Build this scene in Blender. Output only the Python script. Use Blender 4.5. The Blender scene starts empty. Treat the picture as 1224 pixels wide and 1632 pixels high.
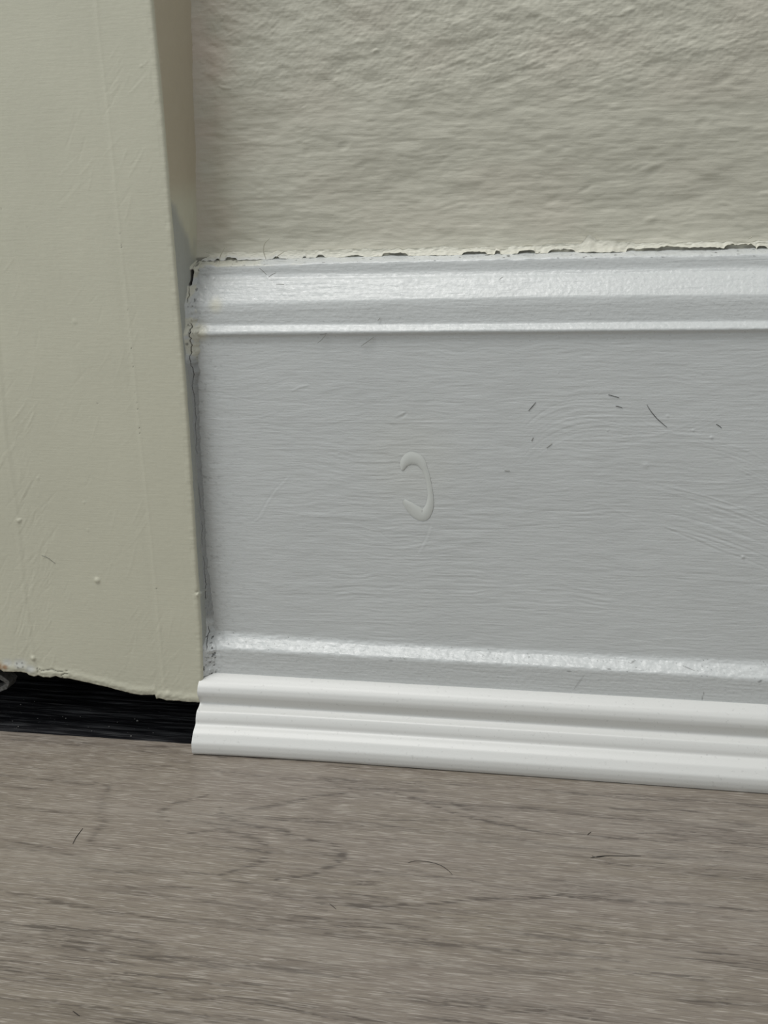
import bpy, math
import numpy as np
from mathutils import Matrix, Vector

# ------------------------------------------------------------------ camera
CX, CY, FPX = 612.0, 816.0, 2000.0
PSI, TH, RHO = math.radians(13.45), math.radians(15.84), math.radians(2.227)
fw = np.array([-math.sin(PSI)*math.cos(TH), math.cos(PSI)*math.cos(TH), -math.sin(TH)])
r0 = np.cross(fw, [0, 0, 1.0]); r0 /= np.linalg.norm(r0); d0 = np.cross(fw, r0)
cr, sr = math.cos(RHO), math.sin(RHO)
RIGHT, DOWN = cr*r0 + sr*d0, -sr*r0 + cr*d0
CAM = np.array([0.09, -0.37, 0.0])
def ray(px, py): return (px-CX)*RIGHT + (py-CY)*DOWN + FPX*fw
_v = ray(612, 1221); CAM[2] = -_v[2]/_v[1]*(-0.0155-CAM[1])      # the moulding foot is on the floor
scene = bpy.context.scene
cd = bpy.data.cameras.new('camera'); cam = bpy.data.objects.new('camera', cd)
scene.collection.objects.link(cam); scene.camera = cam
cd.sensor_fit = 'VERTICAL'; cd.sensor_height = 36.0; cd.lens = 36.0*FPX/1632
cd.clip_start = 0.01; cd.clip_end = 20
M = Matrix.Identity(4)
for i in range(3):
    M[i][0] = RIGHT[i]; M[i][1] = -DOWN[i]; M[i][2] = -fw[i]; M[i][3] = CAM[i]
cam.matrix_world = M

# ------------------------------------------------------------------ light and exposure
w = bpy.data.worlds.new('room_light'); scene.world = w; w.use_nodes = True
w.node_tree.nodes['Background'].inputs[0].default_value = (0.93, 0.98, 1.0, 1)
w.node_tree.nodes['Background'].inputs[1].default_value = 0.36
def area(name, loc, target, size, power, col):
    l = bpy.data.lights.new(name, 'AREA'); l.shape = 'RECTANGLE'; l.size, l.size_y = size
    l.energy = power; l.color = col
    o = bpy.data.objects.new(name, l); scene.collection.objects.link(o); o.location = loc
    o.rotation_euler = (Vector(target)-Vector(loc)).to_track_quat('-Z', 'Y').to_euler()
area('ceiling_light', (-0.50, -0.55, 1.9), (0.05, 0, 0.1), (0.9, 0.7), 20.0, (1.0, 0.985, 0.96))
area('window_light', (-1.2, -1.4, 1.2), (0.05, 0, 0.1), (1.0, 1.2), 8.0, (0.90, 0.97, 1.0))
scene.view_settings.view_transform = 'Standard'; scene.view_settings.look = 'None'
scene.view_settings.gamma = 1; scene.view_settings.use_curve_mapping = False
scene.view_settings.exposure = 0.0

# ------------------------------------------------------------------ helpers
def at(px, py, axis, val):
    v = ray(px, py); t = (val-CAM[axis])/v[axis]; return CAM + v*t
def onY(px, py, y): return at(px, py, 1, y)
def onZ(px, py, z=0.0): return at(px, py, 2, z)
def smooth(t): t = np.clip(t, 0, 1); return t*t*(3-2*t)

def noise(x, y, seed=0):
    """value noise, range -1..1, unit cells"""
    xi = np.floor(x).astype(np.int64); yi = np.floor(y).astype(np.int64)
    fx = x-xi; fy = y-yi; fx = fx*fx*fx*(fx*(fx*6-15)+10); fy = fy*fy*fy*(fy*(fy*6-15)+10)
    def h(a, b):
        n = (a*374761393 + b*668265263 + seed*974634777) & 0x7fffffff
        n = ((n ^ (n >> 13))*1274126177) & 0x7fffffff
        n = ((n ^ (n >> 15))*2246822519 & 0x7fffffff); n = n ^ (n >> 16)
        return (n & 0xffff)/32767.5-1
    a = h(xi, yi); b = h(xi+1, yi); c = h(xi, yi+1); d = h(xi+1, yi+1)
    return (a*(1-fx)+b*fx)*(1-fy) + (c*(1-fx)+d*fx)*fy
def fbm(x, y, n=3, seed=0, g=0.5):
    s = 0; a = 1.0
    for i in range(n): s = s + a*noise(x*2**i+17.3*i, y*2**i+9.1*i, seed+i*31); a *= g
    return s

def stroke(A, U, V, pts, width, amp, taper=True, mode='add'):
    """raises (or lowers) field A along a polyline given in the same coordinates as U, V"""
    pts = np.array(pts, float); seg = np.linalg.norm(np.diff(pts, axis=0), axis=1); L = seg.sum(); s0 = 0
    x0, x1 = pts[:, 0].min()-3*width, pts[:, 0].max()+3*width
    y0, y1 = pts[:, 1].min()-3*width, pts[:, 1].max()+3*width
    m = (U > x0) & (U < x1) & (V > y0) & (V < y1)
    if not m.any(): return
    u, v = U[m], V[m]; best = np.full(u.shape, 1e9); par = np.zeros(u.shape)
    for i in range(len(seg)):
        a, b = pts[i], pts[i+1]; d = b-a; l2 = (d**2).sum()+1e-20
        t = np.clip(((u-a[0])*d[0]+(v-a[1])*d[1])/l2, 0, 1)
        dd = np.hypot(u-a[0]-t*d[0], v-a[1]-t*d[1]); k = dd < best
        best[k] = dd[k]; par[k] = (s0+t*seg[i])[k]/L; s0 += seg[i]
    wv = width*(0.35+0.65*np.sin(np.pi*np.clip(par, .02, .98))) if taper else width
    f = amp*np.exp(-(best/wv)**2)
    if mode == 'add': A[m] += f
    else: A[m] = np.maximum(A[m], f)
def blob(A, U, V, c, r, amp, asp=1.0, ang=0.0, mode='add'):
    du, dv = U-c[0], V-c[1]; ca, sa = math.cos(ang), math.sin(ang)
    p, q = du*ca+dv*sa, (-du*sa+dv*ca)*asp
    f = amp*np.exp(-((p*p+q*q)/r**2)**1.5)
    if mode == 'add': A += f
    else: np.maximum(A, f, out=A)
def sY(pts, y): return [tuple(onY(a, b, y)[[0, 2]]) for a, b in pts]
def sZ(pts, z=0.0): return [tuple(onZ(a, b, z)[[0, 1]]) for a, b in pts]

def link(o, parent=None, **props):
    scene.collection.objects.link(o)
    if parent: o.parent = parent
    for k, v in props.items(): o[k] = v
    return o
def mesh_obj(name, verts, faces, mat, parent=None, shade=True, attrs=None, **props):
    me = bpy.data.meshes.new(name)
    verts = np.asarray(verts, np.float32).reshape(-1, 3)
    if isinstance(faces, np.ndarray) and faces.ndim == 2:
        me.vertices.add(len(verts)); me.vertices.foreach_set('co', verts.ravel())
        n, k = faces.shape; me.loops.add(n*k); me.polygons.add(n)
        me.loops.foreach_set('vertex_index', faces.ravel().astype(np.int32))
        me.polygons.foreach_set('loop_start', np.arange(0, n*k, k, dtype=np.int32))
        me.polygons.foreach_set('loop_total', np.full(n, k, np.int32))
        me.update(calc_edges=True)
    else:
        me.from_pydata([tuple(map(float, v)) for v in verts], [], [list(f) for f in faces])
    if shade: me.polygons.foreach_set('use_smooth', np.ones(len(me.polygons), bool))
    for k, v in (attrs or {}).items():
        a = me.attributes.new(k, 'FLOAT', 'POINT'); a.data.foreach_set('value', np.asarray(v, np.float32).ravel())
    me.materials.append(mat); me.update()
    return link(bpy.data.objects.new(name, me), parent, **props)
def gfaces(nr, nc, flip=False):
    i = np.arange(nr*nc).reshape(nr, nc)
    q = [i[:-1, :-1], i[:-1, 1:], i[1:, 1:], i[1:, :-1]]
    if flip: q = q[::-1]
    return np.stack(q, -1).reshape(-1, 4)
def grid_obj(name, P, mat, parent=None, flip=False, attrs=None, **props):
    nr, nc = P.shape[:2]
    return mesh_obj(name, P.reshape(-1, 3), gfaces(nr, nc, flip), mat, parent, True, attrs, **props)
def boxes(bl):
    vs, fs = [], []
    for (x0, x1, y0, y1, z0, z1) in bl:
        n = len(vs)
        vs += [(x, y, z) for z in (z0, z1) for y in (y0, y1) for x in (x0, x1)]
        fs += [[n+a for a in f] for f in ((0, 2, 3, 1), (4, 5, 7, 6), (0, 1, 5, 4), (2, 6, 7, 3), (0, 4, 6, 2), (1, 3, 7, 5))]
    return vs, fs
def tube(name, pts, r, mat, parent=None, sides=6, tip=0.4, **props):
    pts = [Vector(p) for p in pts]
    fine = []                                          # Catmull-Rom
    for i in range(len(pts)-1):
        p0, p1, p2, p3 = pts[max(i-1, 0)], pts[i], pts[i+1], pts[min(i+2, len(pts)-1)]
        for k in range(5):
            t = k/5; fine.append(0.5*((2*p1)+(p2-p0)*t+(2*p0-5*p1+4*p2-p3)*t*t+(3*p1-p0-3*p2+p3)*t**3))
    fine.append(pts[-1]); vs, fs = [], []
    n = len(fine)
    for i, p in enumerate(fine):
        d = (fine[min(i+1, n-1)]-fine[max(i-1, 0)]).normalized()
        a = d.cross(Vector((0.3, 0.5, 0.8))).normalized(); b = d.cross(a)
        rr = r*(tip+(1-tip)*math.sin(math.pi*min(max(i/(n-1), 0.0), 1.0))**0.5)
        vs += [tuple(p+a*rr*math.cos(q*2*math.pi/sides)+b*rr*math.sin(q*2*math.pi/sides)) for q in range(sides)]
    for i in range(n-1):
        for q in range(sides):
            q2 = (q+1) % sides; fs.append([i*sides+q, i*sides+q2, (i+1)*sides+q2, (i+1)*sides+q])
    fs.append(list(range(sides))[::-1]); fs.append([(n-1)*sides+q for q in range(sides)])
    return mesh_obj(name, vs, fs, mat, parent, True, **props)

# ------------------------------------------------------------------ materials
class Mat:
    def __init__(s, name, rough=0.5, spec=0.5):
        s.m = bpy.data.materials.new(name); s.m.use_nodes = True; s.t = s.m.node_tree; s.n = s.t.nodes
        s.b = s.n['Principled BSDF']; s.b.inputs['Roughness'].default_value = rough
        s.b.inputs['Specular IOR Level'].default_value = spec
        s.co = s.n.new('ShaderNodeTexCoord').outputs['Object']
    def inp(s, sock, v):
        if isinstance(v, bpy.types.NodeSocket): s.t.links.new(v, sock)
        elif isinstance(v, (tuple, list)): sock.default_value = tuple(v)+((1,) if len(v) == 3 and len(sock.default_value) == 4 else ())
        else: sock.default_value = v
    def tex(s, scale=(1, 1, 1), detail=3, rough=0.5, dist=0.0, rot=(0, 0, 0)):
        mp = s.n.new('ShaderNodeMapping'); s.t.links.new(s.co, mp.inputs[0]); mp.inputs['Scale'].default_value = scale
        mp.inputs['Rotation'].default_value = rot
        t = s.n.new('ShaderNodeTexNoise'); s.t.links.new(mp.outputs[0], t.inputs['Vector'])
        t.inputs['Scale'].default_value = 1; t.inputs['Detail'].default_value = detail
        t.inputs['Roughness'].default_value = rough; t.inputs['Distortion'].default_value = dist
        return t.outputs['Fac']
    def ramp(s, f, a, b, va=0.0, vb=1.0):
        r = s.n.new('ShaderNodeMapRange'); s.inp(r.inputs[0], f)
        for i, v in enumerate((a, b, va, vb)): r.inputs[i+1].default_value = v
        return r.outputs[0]
    def mix(s, f, a, b, mode='MIX'):
        m = s.n.new('ShaderNodeMix'); m.data_type = 'RGBA'; m.blend_type = mode
        s.inp(m.inputs[0], f); s.inp(m.inputs[6], a); s.inp(m.inputs[7], b); return m.outputs[2]
    def math(s, op, a, b=0.0):
        m = s.n.new('ShaderNodeMath'); m.operation = op; s.inp(m.inputs[0], a); s.inp(m.inputs[1], b); return m.outputs[0]
    def attr(s, name):
        a = s.n.new('ShaderNodeAttribute'); a.attribute_name = name; return a.outputs['Fac']
    def bump(s, h, dist, strength=1.0):
        b = s.n.new('ShaderNodeBump'); s.inp(b.inputs['Height'], h); b.inputs['Distance'].default_value = dist
        b.inputs['Strength'].default_value = strength; s.t.links.new(b.outputs[0], s.b.inputs['Normal'])
    def col(s, c): s.inp(s.b.inputs['Base Color'], c); return s

CREAM = (0.635, 0.617, 0.49); WHITEP = (0.640, 0.655, 0.645); DIRT_SHADE = (0.045, 0.042, 0.038)
def paint(name, base, alt, rough, bumpd, ext=None):
    m = Mat(name, rough, 0.5)
    c = m.mix(m.ramp(m.tex((30, 30, 30), 4), 0.35, 0.7), base, tuple(x*0.95 for x in base))
    c = m.mix(m.attr('alt'), c, alt)
    if ext: c = m.mix(m.attr('ext'), c, ext)
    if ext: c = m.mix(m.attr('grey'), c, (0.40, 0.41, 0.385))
    c = m.mix(m.attr('dirt_shade'), c, DIRT_SHADE)  # dirt, plus shade painted into gaps and the corner
    m.col(c)
    f = m.tex((150, 700, 1500), 3, 0.55)
    g = m.tex((1600, 1600, 1600), 2, 0.5)
    m.bump(m.math('ADD', m.math('MULTIPLY', f, 1.0), m.math('MULTIPLY', g, 0.45)), bumpd)
    m.inp(m.b.inputs['Roughness'], m.ramp(m.tex((700, 700, 700), 2), 0.3, 0.7, rough-0.06, rough+0.1))
    return m.m
m_wall = paint('cream_wall_paint', (0.575, 0.555, 0.46), (0.62, 0.525, 0.44), 0.52, 0.00010)
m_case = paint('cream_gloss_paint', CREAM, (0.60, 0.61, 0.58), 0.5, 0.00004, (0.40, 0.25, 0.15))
m_skirt = paint('white_gloss_paint', WHITEP, (0.70, 0.68, 0.56), 0.32, 0.00011)
m_caulk = paint('cracked_filler', (0.70, 0.68, 0.58), (0.66, 0.67, 0.66), 0.5, 0.00009)
mm = Mat('white_plastic', 0.38, 0.5)
mm.col(mm.mix(mm.ramp(mm.tex((900, 900, 900), 2), 0.64, 0.74), (0.725, 0.722, 0.695), (0.64, 0.635, 0.61)))
mm.bump(mm.tex((1500, 1500, 1500), 2), 0.00002); m_plastic = mm.m
def wood(name, seed):
    m = Mat(name, 0.45, 0.4)
    gr = m.attr('grain')
    fine = m.tex((70, 2600, 1), 3, 0.6, 0.3); fine2 = m.tex((45, 1100, 1), 3, 0.6, 0.6)
    lite = m.ramp(m.tex((130, 2300, 7), 2, 0.5, 0.2), 0.56, 0.66)
    c = m.mix(m.ramp(m.tex((9, 40, 1+seed), 3), 0.3, 0.7), (0.285, 0.246, 0.209), (0.262, 0.226, 0.180))
    c = m.mix(m.math('MULTIPLY', m.ramp(fine2, 0.45, 0.72), 0.40), c, (0.165, 0.135, 0.113))
    c = m.mix(m.math('MULTIPLY', m.ramp(fine, 0.48, 0.64), 0.62), c, (0.15, 0.12, 0.10))
    c = m.mix(m.math('MULTIPLY', lite, 0.68), c, (0.50, 0.45, 0.395))
    c = m.mix(gr, c, (0.088, 0.072, 0.060))
    c = m.mix(m.attr('pale'), c, (0.375, 0.335, 0.29))
    m.col(c)
    m.bump(m.math('SUBTRACT', lite, m.math('MULTIPLY', fine, 0.8)), 0.00005)
    return m.m
m_wood = wood('grey_oak_vinyl', 0)
mm = Mat('black_board', 0.55, 0.35)
st = mm.ramp(mm.math('ADD', mm.math('MULTIPLY', mm.tex((26, 420, 1), 2, 0.5, 0.3), 0.65), mm.math('MULTIPLY', mm.tex((60, 1500, 1), 2, 0.5), 0.35)), 0.46, 0.64)
mm.col(mm.mix(st, (0.006, 0.006, 0.008), (0.055, 0.055, 0.058)))
mm.bump(st, 0.0002); m_black = mm.m
mm = Mat('dark_void', 0.9, 0.1); mm.col((0.012, 0.011, 0.010)); m_void = mm.m
mm = Mat('underlay', 0.9, 0.1); mm.col((0.10, 0.095, 0.09)); m_under = mm.m
mm = Mat('dark_hair', 0.5, 0.3); mm.col((0.035, 0.030, 0.026)); m_hair = mm.m
mm = Mat('painted_bristle', 0.4, 0.5); mm.col((0.24, 0.235, 0.21)); m_brist = mm.m
mm = Mat('pale_bristle', 0.4, 0.5); mm.col((0.50, 0.48, 0.38)); m_bristp = mm.m
mm = Mat('grit', 0.8, 0.3); mm.col((0.32, 0.31, 0.29)); m_grit = mm.m
mm = Mat('dusty_clip', 0.6, 0.4)
mm.col(mm.mix(mm.ramp(mm.tex((900, 900, 900), 3), 0.4, 0.65), (0.13, 0.125, 0.115), (0.26, 0.25, 0.235)))
m_clip = mm.m
mm = Mat('cream_drip', 0.4, 0.5); mm.col((0.648, 0.662, 0.627)); m_drip = mm.m

# ------------------------------------------------------------------ shared lines of the place
Y_WALL, Y_CASE = 0.014, -0.007
_edge = [(236, -80), (242, 0), (250.5, 86), (261.5, 206), (269.5, 309), (279, 420), (284, 480), (289, 540), (294.5, 600), (301, 690),
         (306, 770), (309.5, 830), (315, 920), (320, 1000), (322, 1045), (323, 1075), (320, 1120)]
_e = np.array([onY(a, b, Y_CASE)[[2, 0]] for a, b in _edge])[::-1]
def x_edge(z): return np.interp(z, _e[:, 0], _e[:, 1])
_c = np.array([onY(a, b, Y_WALL)[[2, 0]] for a, b in [(309, -80), (311, 0), (314, 200), (319, 400)]])[::-1]
ZB = _c[0, 0]
def x_back(z):
    lo = x_edge(z) + (_c[0, 1]-x_edge(ZB))*smooth((z-ZB+0.14)/0.14)*0.5+(_c[0, 1]-x_edge(ZB))*0.5
    return np.where(z > ZB, np.interp(z, _c[:, 0], _c[:, 1]), lo)
def x_side(z, y): return x_edge(z)+(x_back(z)-x_edge(z))*np.clip((y-Y_CASE)/(Y_WALL-Y_CASE), 0, 1.2)
XR = onY(1250, 700, 0.0)[0]
ZT = onY(600, -30, Y_WALL)[2]
def axis(a, b, step, ext=None, n=10):
    v = np.arange(a, b, step)
    if ext is not None:
        mid = b+(ext-b)*0.45; v = np.concatenate([v, np.arange(b, mid, step*4), np.linspace(mid, ext, n)])
    return v
class Line:
    """height of a horizontal feature as a function of x, from where it is seen on the plane y"""
    def __init__(s, pts, y, deg=1):
        p = np.array([onY(a, b, y) for a, b in pts]); s.y = y; s.lo, s.hi = p[:, 0].min()-.01, p[:, 0].max()+.01
        s.q = np.polyfit(p[:, 0], p[:, 2], deg)
    def z(s, x): return np.polyval(s.q, np.clip(x, s.lo, s.hi))

# ------------------------------------------------------------------ skirting board
feats = [
    ([(320, 413), (500, 409), (860, 401), (1224, 394)], 0.0128),
    ([(330, 421), (500, 416.5), (860, 408.5), (1224, 402.5)], 0.0084),
    ([(330, 424), (500, 419.5), (860, 411.5), (1224, 406)], 0.0073),
    ([(330, 428), (500, 423), (860, 415), (1224, 410)], 0.0071),
    ([(330, 439), (500, 435), (860, 430), (1224, 425)], 0.0069),
    ([(330, 445), (500, 442), (860, 437), (1224, 432)], 0.0062),
    ([(330, 450), (500, 447), (860, 442), (1224, 437)], 0.0052),
    ([(330, 486), (500, 480), (860, 474), (1224, 469)], 0.0011),
    ([(330, 496), (500, 490), (860, 484), (1224, 478)], 0.0008),
    ([(330, 518), (500, 518), (860, 514), (1224, 512)], 0.0006),
    ([(330, 521), (500, 521), (860, 517), (1224, 514.5)], 0.0001),
    ([(330, 530), (500, 529), (860, 525.5), (1224, 523)], -0.0012),
    ([(330, 533.5), (500, 533), (860, 528.5), (1224, 526)], -0.0011),
    ([(330, 537), (500, 536.5), (860, 532), (1224, 529.5)], -0.0003),
    ([(330, 548), (500, 546), (860, 542), (1224, 540)], 0.0),
    ([(345, 1005), (560, 1020), (900, 1039), (1224, 1054)], 0.0),
    ([(345, 1012), (560, 1026), (900, 1045), (1224, 1061)], -0.0005),
    ([(345, 1033), (560, 1041), (900, 1065), (1224, 1081)], -0.0036),
    ([(345, 1037), (560, 1045), (900, 1069), (1224, 1085)], -0.0038),
    ([(345, 1075), (560, 1085), (900, 1107), (1224, 1125)], -0.0036),
]
lines = [Line(p, y, 2) for p, y in feats]
XL0 = x_edge(0.1)
cols = axis(0, XR-XL0+0.004, 0.00031, 0.45-XL0)
xc = XL0+cols
K = np.array([l.z(xc) for l in lines]); K = np.vstack([K, np.full((1, len(xc)), -0.004)])   # feature heights (k, columns)
YK = np.array([f[1] for f in feats]+[-0.0034])
s = np.concatenate([[0], np.cumsum(np.hypot(np.diff(K[:, 300]), np.diff(YK)))])
ss = np.arange(0, s[-1], 0.00026); ss[-1] = s[-1]
W = np.array([np.interp(ss, s, np.eye(len(s))[k]) for k in range(len(s))]).T              # rows x k
Zs = W @ K; Ys = (W @ YK)[:, None]*np.ones_like(Zs)
ker = np.array([1, 2, 3, 2, 1.])/9
def smrow(A):
    P = np.pad(A, ((2, 2), (0, 0)), 'edge'); return sum(ker[i]*P[i:i+A.shape[0]] for i in range(5))
Ys2, Zs2 = smrow(Ys), smrow(Zs); Ys2[:2], Zs2[:2], Ys2[-2:], Zs2[-2:] = Ys[:2], Zs[:2], Ys[-2:], Zs[-2:]
Ys, Zs = Ys2, Zs2
XS = x_side(Zs, Ys)
Xs = XS + (cols[None, :])*((xc[-1]-XS)/(xc[-1]-xc[0]))
mmn = 1000.0
U, V = Xs*mmn, Zs*mmn                                   # millimetres
H = np.zeros_like(Xs)
warp = 2.0*noise(U/26, V/14, 5) + 0.8*noise(U/9, V/6, 6) - 0.02*U
zf0, zf1 = lines[14].z(xc)[None, :], lines[15].z(xc)[None, :]
flat = smooth((zf0-Zs)/0.001)*smooth((Zs-zf1)/0.001)
fade = 0.35+0.65*smooth(0.5+0.8*noise(U/22, V/9, 77))
H += flat*fade*(0.35+0.65*smooth((U-XL0*1000)/45))*0.040*fbm(U/11, (V+warp)/0.75, 3, 11, .6) + (1-flat)*0.022*fbm(U/13, V/0.55, 3, 12)
H += 0.035*fbm(U/7, V/3.0, 3, 14)*(0.6+0.4*flat)
H += (1-flat)*0.03*fbm(U/0.9, V/0.7, 2, 18)
# curved brush sweeps on the flat face
rng = np.random.RandomState(4)
def sweep(pa, pb, n, w_, amp, jit, bow=0.0):
    (a0, a1), (b0, b1) = pa, pb
    for i in range(n):
        t = rng.rand(); q = [(a0[k]+(a1[k]-a0[k])*t, b0[k]+(b1[k]-b0[k])*t) for k in range(2)]
        p0 = np.array([a0[0]+(a1[0]-a0[0])*t, a0[1]+(a1[1]-a0[1])*t]); p1 = np.array([b0[0]+(b1[0]-b0[0])*t, b0[1]+(b1[1]-b0[1])*t])
        u0, u1 = sorted(rng.rand(2)*1.0); u1 = min(1, u1+0.25)
        nrm = np.array([-(p1-p0)[1], (p1-p0)[0]]); off = rng.uniform(-jit, jit)
        pts = [tuple(p0+(p1-p0)*u+nrm*(bow*4*u*(1-u))+np.array([0, off])) for u in np.linspace(u0, u1, 7)]
        stroke(H, U, V, [(a*1000, b*1000) for a, b in sY(pts, 0)], rng.uniform(.5, 1)*w_, 1.5*rng.choice([-1, 1], p=[.45, .55])*amp*rng.uniform(.5, 1))
sweep(((1000, 760), (1040, 850)), ((1240, 830), (1240, 915)), 46, 0.40, 0.032, 4, -0.03)
sweep(((1090, 690), (1120, 740)), ((1240, 740), (1240, 790)), 26, 0.35, 0.025, 4, -0.05)
sweep(((830, 760), (830, 690)), ((1010, 700), (960, 645)), 60, 0.26, 0.026, 4, -0.16)
sweep(((1000, 650), (960, 700)), ((1160, 690), (1150, 640)), 24, 0.3, 0.020, 5, 0.12)
sweep(((560, 880), (560, 830)), ((760, 890), (760, 850)), 14, 0.3, 0.02, 4, 0.05)
sweep(((320, 560), (320, 700)), ((470, 545), (450, 690)), 40, 0.32, 0.020, 5, 0.1)
sweep(((830, 640), (830, 960)), ((1240, 640), (1240, 990)), 70, 0.30, 0.020, 5, 0.0)
sweep(((330, 640), (350, 990)), ((830, 640), (830, 1000)), 80, 0.28, 0.018, 5, 0.0)
def grooves(lst, y=0.0):
    for pts, w_, a_ in lst: stroke(H, U, V, [(p*1000, q*1000) for p, q in sY(pts, y)], w_, a_)
grooves([
    ([(460, 757), (436, 782), (424, 800), (412, 822), (402, 830), (384, 822)], 0.16, -0.07),
    ([(464, 757), (440, 783), (428, 801), (416, 824), (404, 834)], 0.2, 0.05),
    ([(466, 623), (478, 617), (492, 614)], 0.35, 0.09),
    ([(686, 836), (678, 858), (664, 884)], 0.25, -0.05), ([(690, 836), (682, 858), (668, 884)], 0.3, 0.05),
    ([(632, 667), (642, 664), (648, 658)], 0.45, -0.10), ([(634, 662), (645, 658)], 0.4, 0.10),
    ([(604, 846), (614, 856), (626, 861)], 0.18, -0.06),
    ([(940, 794), (975, 810), (1030, 838)], 0.35, 0.03), ([(1060, 842), (1110, 862), (1160, 884), (1190, 890)], 0.3, -0.06),
    ([(1058, 838), (1110, 858), (1160, 880)], 0.3, 0.05),
    ([(480, 820), (530, 822), (600, 826)], 1.2, 0.07), ([(560, 722), (610, 725), (690, 736)], 0.5, -0.03),
    ([(560, 640), (700, 648), (790, 652)], 0.4, -0.03), ([(345, 625), (400, 638), (470, 640), (520, 650)], 0.35, -0.035),
])
for (a, b, r, h_) in [(1134, 697, .35, .25), (1105, 686, .3, .2), (1184, 888, .4, .3), (968, 686, .2, .15), (1064, 663, .35, .15), (890, 594, .3, .12),
                      (540, 722, .3, .1), (1029, 742, .9, .12), (343, 586, .3, -.15), (408, 546, .3, .15), (426, 606, .3, .1), (1120, 595, .25, .1)]:
    c = sY([(a, b)], 0)[0]; blob(H, U, V, (c[0]*1000, c[1]*1000), r, h_)
# speckled scuffs on the beads and on the lower bevel; lumps where brush met the casing
left = np.exp(-np.maximum(U-XS*1000, 0)/7.0)
H += left*0.14*fbm(U/1.6, V/1.3, 3, 21)*(0.4+0.6*(1-flat)) + left*0.06*fbm(U/4, V/3, 2, 22)
low = smooth((lines[15].z(xc)[None, :]+0.0005-Zs)/0.001)*smooth((Zs-lines[18].z(xc)[None, :])/0.0005)
H += low*0.08*fbm(U/2.2, V/0.8, 3, 25)
top = smooth((Zs-lines[3].z(xc)[None, :])/0.0006)
H += top*0.10*fbm(U/2.5, V/0.9, 3, 26)
dirt_shade = 0.75*smooth((fbm(U/0.55, V/0.35, 2, 31)-0.98)/0.3)*(0.55*low+0.25*(1-flat)+0.05)
dirt_shade += 0.9*smooth((fbm(U/1.5, V/0.3, 2, 33)-0.92)/0.2)*top*0.8
dirt_shade += left*0.35*smooth((fbm(U/1.2, V/0.8, 3, 35)-0.55)/0.5)
alt = 0.85*top*smooth((fbm(U/8, V/2, 2, 41)+0.3)/0.6)*smooth((40-(U-XS*1000))/60+0.3)
c = sY([(345, 486)], 0.002)[0]; blob(alt, U, V, (c[0]*1000, c[1]*1000), 2.2, 0.75)
c = sY([(318, 530)], -0.001)[0]; blob(alt, U, V, (c[0]*1000, c[1]*1000), 2.5, 0.9)
c = sY([(655, 745)], 0)[0]; blob(alt, U, V, (c[0]*1000, c[1]*1000+2), 15, 0.14)
for pts, w_, a_ in [([(932, 1072), (925, 1082), (915, 1096)], .22, .35), ([(1122, 1099), (1118, 1114)], .14, .5), ([(1088, 1062), (1108, 1068)], .12, .6),
                    ([(1005, 1058), (1012, 1055)], .2, .7), ([(968, 1063), (975, 1064)], .2, .7), ([(904, 1066), (912, 1067)], .2, .6),
                    ([(1208, 1084), (1214, 1080)], .25, .7), ([(508, 535), (520, 532)], .12, .6), ([(622, 1049), (628, 1050)], .3, .3)]:
    stroke(dirt_shade, U, V, [(p*1000, q*1000) for p, q in sY(pts, -0.002)], w_, a_, mode='max')
# displacement along the profile normal
tz = np.gradient(Zs, axis=0); ty = np.gradient(Ys, axis=0); ln = np.hypot(tz, ty)+1e-12
ny, nz = tz/ln, -ty/ln
sgn = -1.0 if np.mean(ny) > 0 else 1.0
ny, nz = ny*sgn, nz*sgn
H *= 0.001
P = np.stack([Xs, Ys+ny*H, Zs+nz*H], -1)
P[0, :, 1] = 0.0138; P[0, :, 2] = Zs[0]
skirting = grid_obj('baseboard_back', P, m_skirt, attrs=dict(dirt_shade=np.clip(dirt_shade, 0, 1), alt=np.clip(alt, 0, 1)), kind='structure',
                    label='white gloss painted skirting board with moulded top, brush marks and a cream drip', category='skirting board')

# ------------------------------------------------------------------ wall above the skirting
def zled(x): return lines[0].z(x)
wx = axis(0, XR-XL0+0.012, 0.00033, 0.45-XL0); wz = axis(0, ZT-0.13, 0.00033, 0.34-0.1, 12)
wzb = lines[0].z(XL0+wx)-0.0015
Zw = wzb[None, :]+wz[:, None]
XB = x_side(Zw, Y_WALL)-0.0007
xw_last = XL0+wx[-1]
Xw = XB+wx[None, :]*((xw_last-XB)/wx[-1])
U, V = Xw*1000, Zw*1000; H = np.zeros_like(Xw)
zt = (Zw-zled(Xw))*1000                                # mm above the ledge
upm = smooth((zt-38)/18)                               # rougher plaster higher up
H += 0.40*fbm(U/30, V/16, 2, 51)
dg = (U*0.62+V*1.0); dq = (V*0.62-U*1.0)
H += 0.20*fbm(U/9, V/4.2, 3, 52) + 0.15*upm*fbm(dg/4.0, dq/10.0, 3, 53)
wr = 0.8*noise(U/14, V/9, 54)
H += 0.055*fbm(U/9, (V+wr)/1.1, 3, 55, .55)*(0.4+0.6*(1-upm)) + 0.085*np.abs(fbm(U/8, (V+2*wr)/2.0, 3, 56))*(1-0.5*upm)
H += 0.09*upm*np.abs(fbm((U+0.4*V)/3.6, (V-0.35*U)/1.4, 3, 57, .6)) + 0.05*upm*fbm(U/0.9, V/0.7, 2, 58)
lft = np.exp(-np.maximum(U-XB*1000-1.5, 0)/14)
H += 0.09*lft*np.abs(fbm(U/3.5, (V+wr)/1.0, 3, 59))
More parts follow.
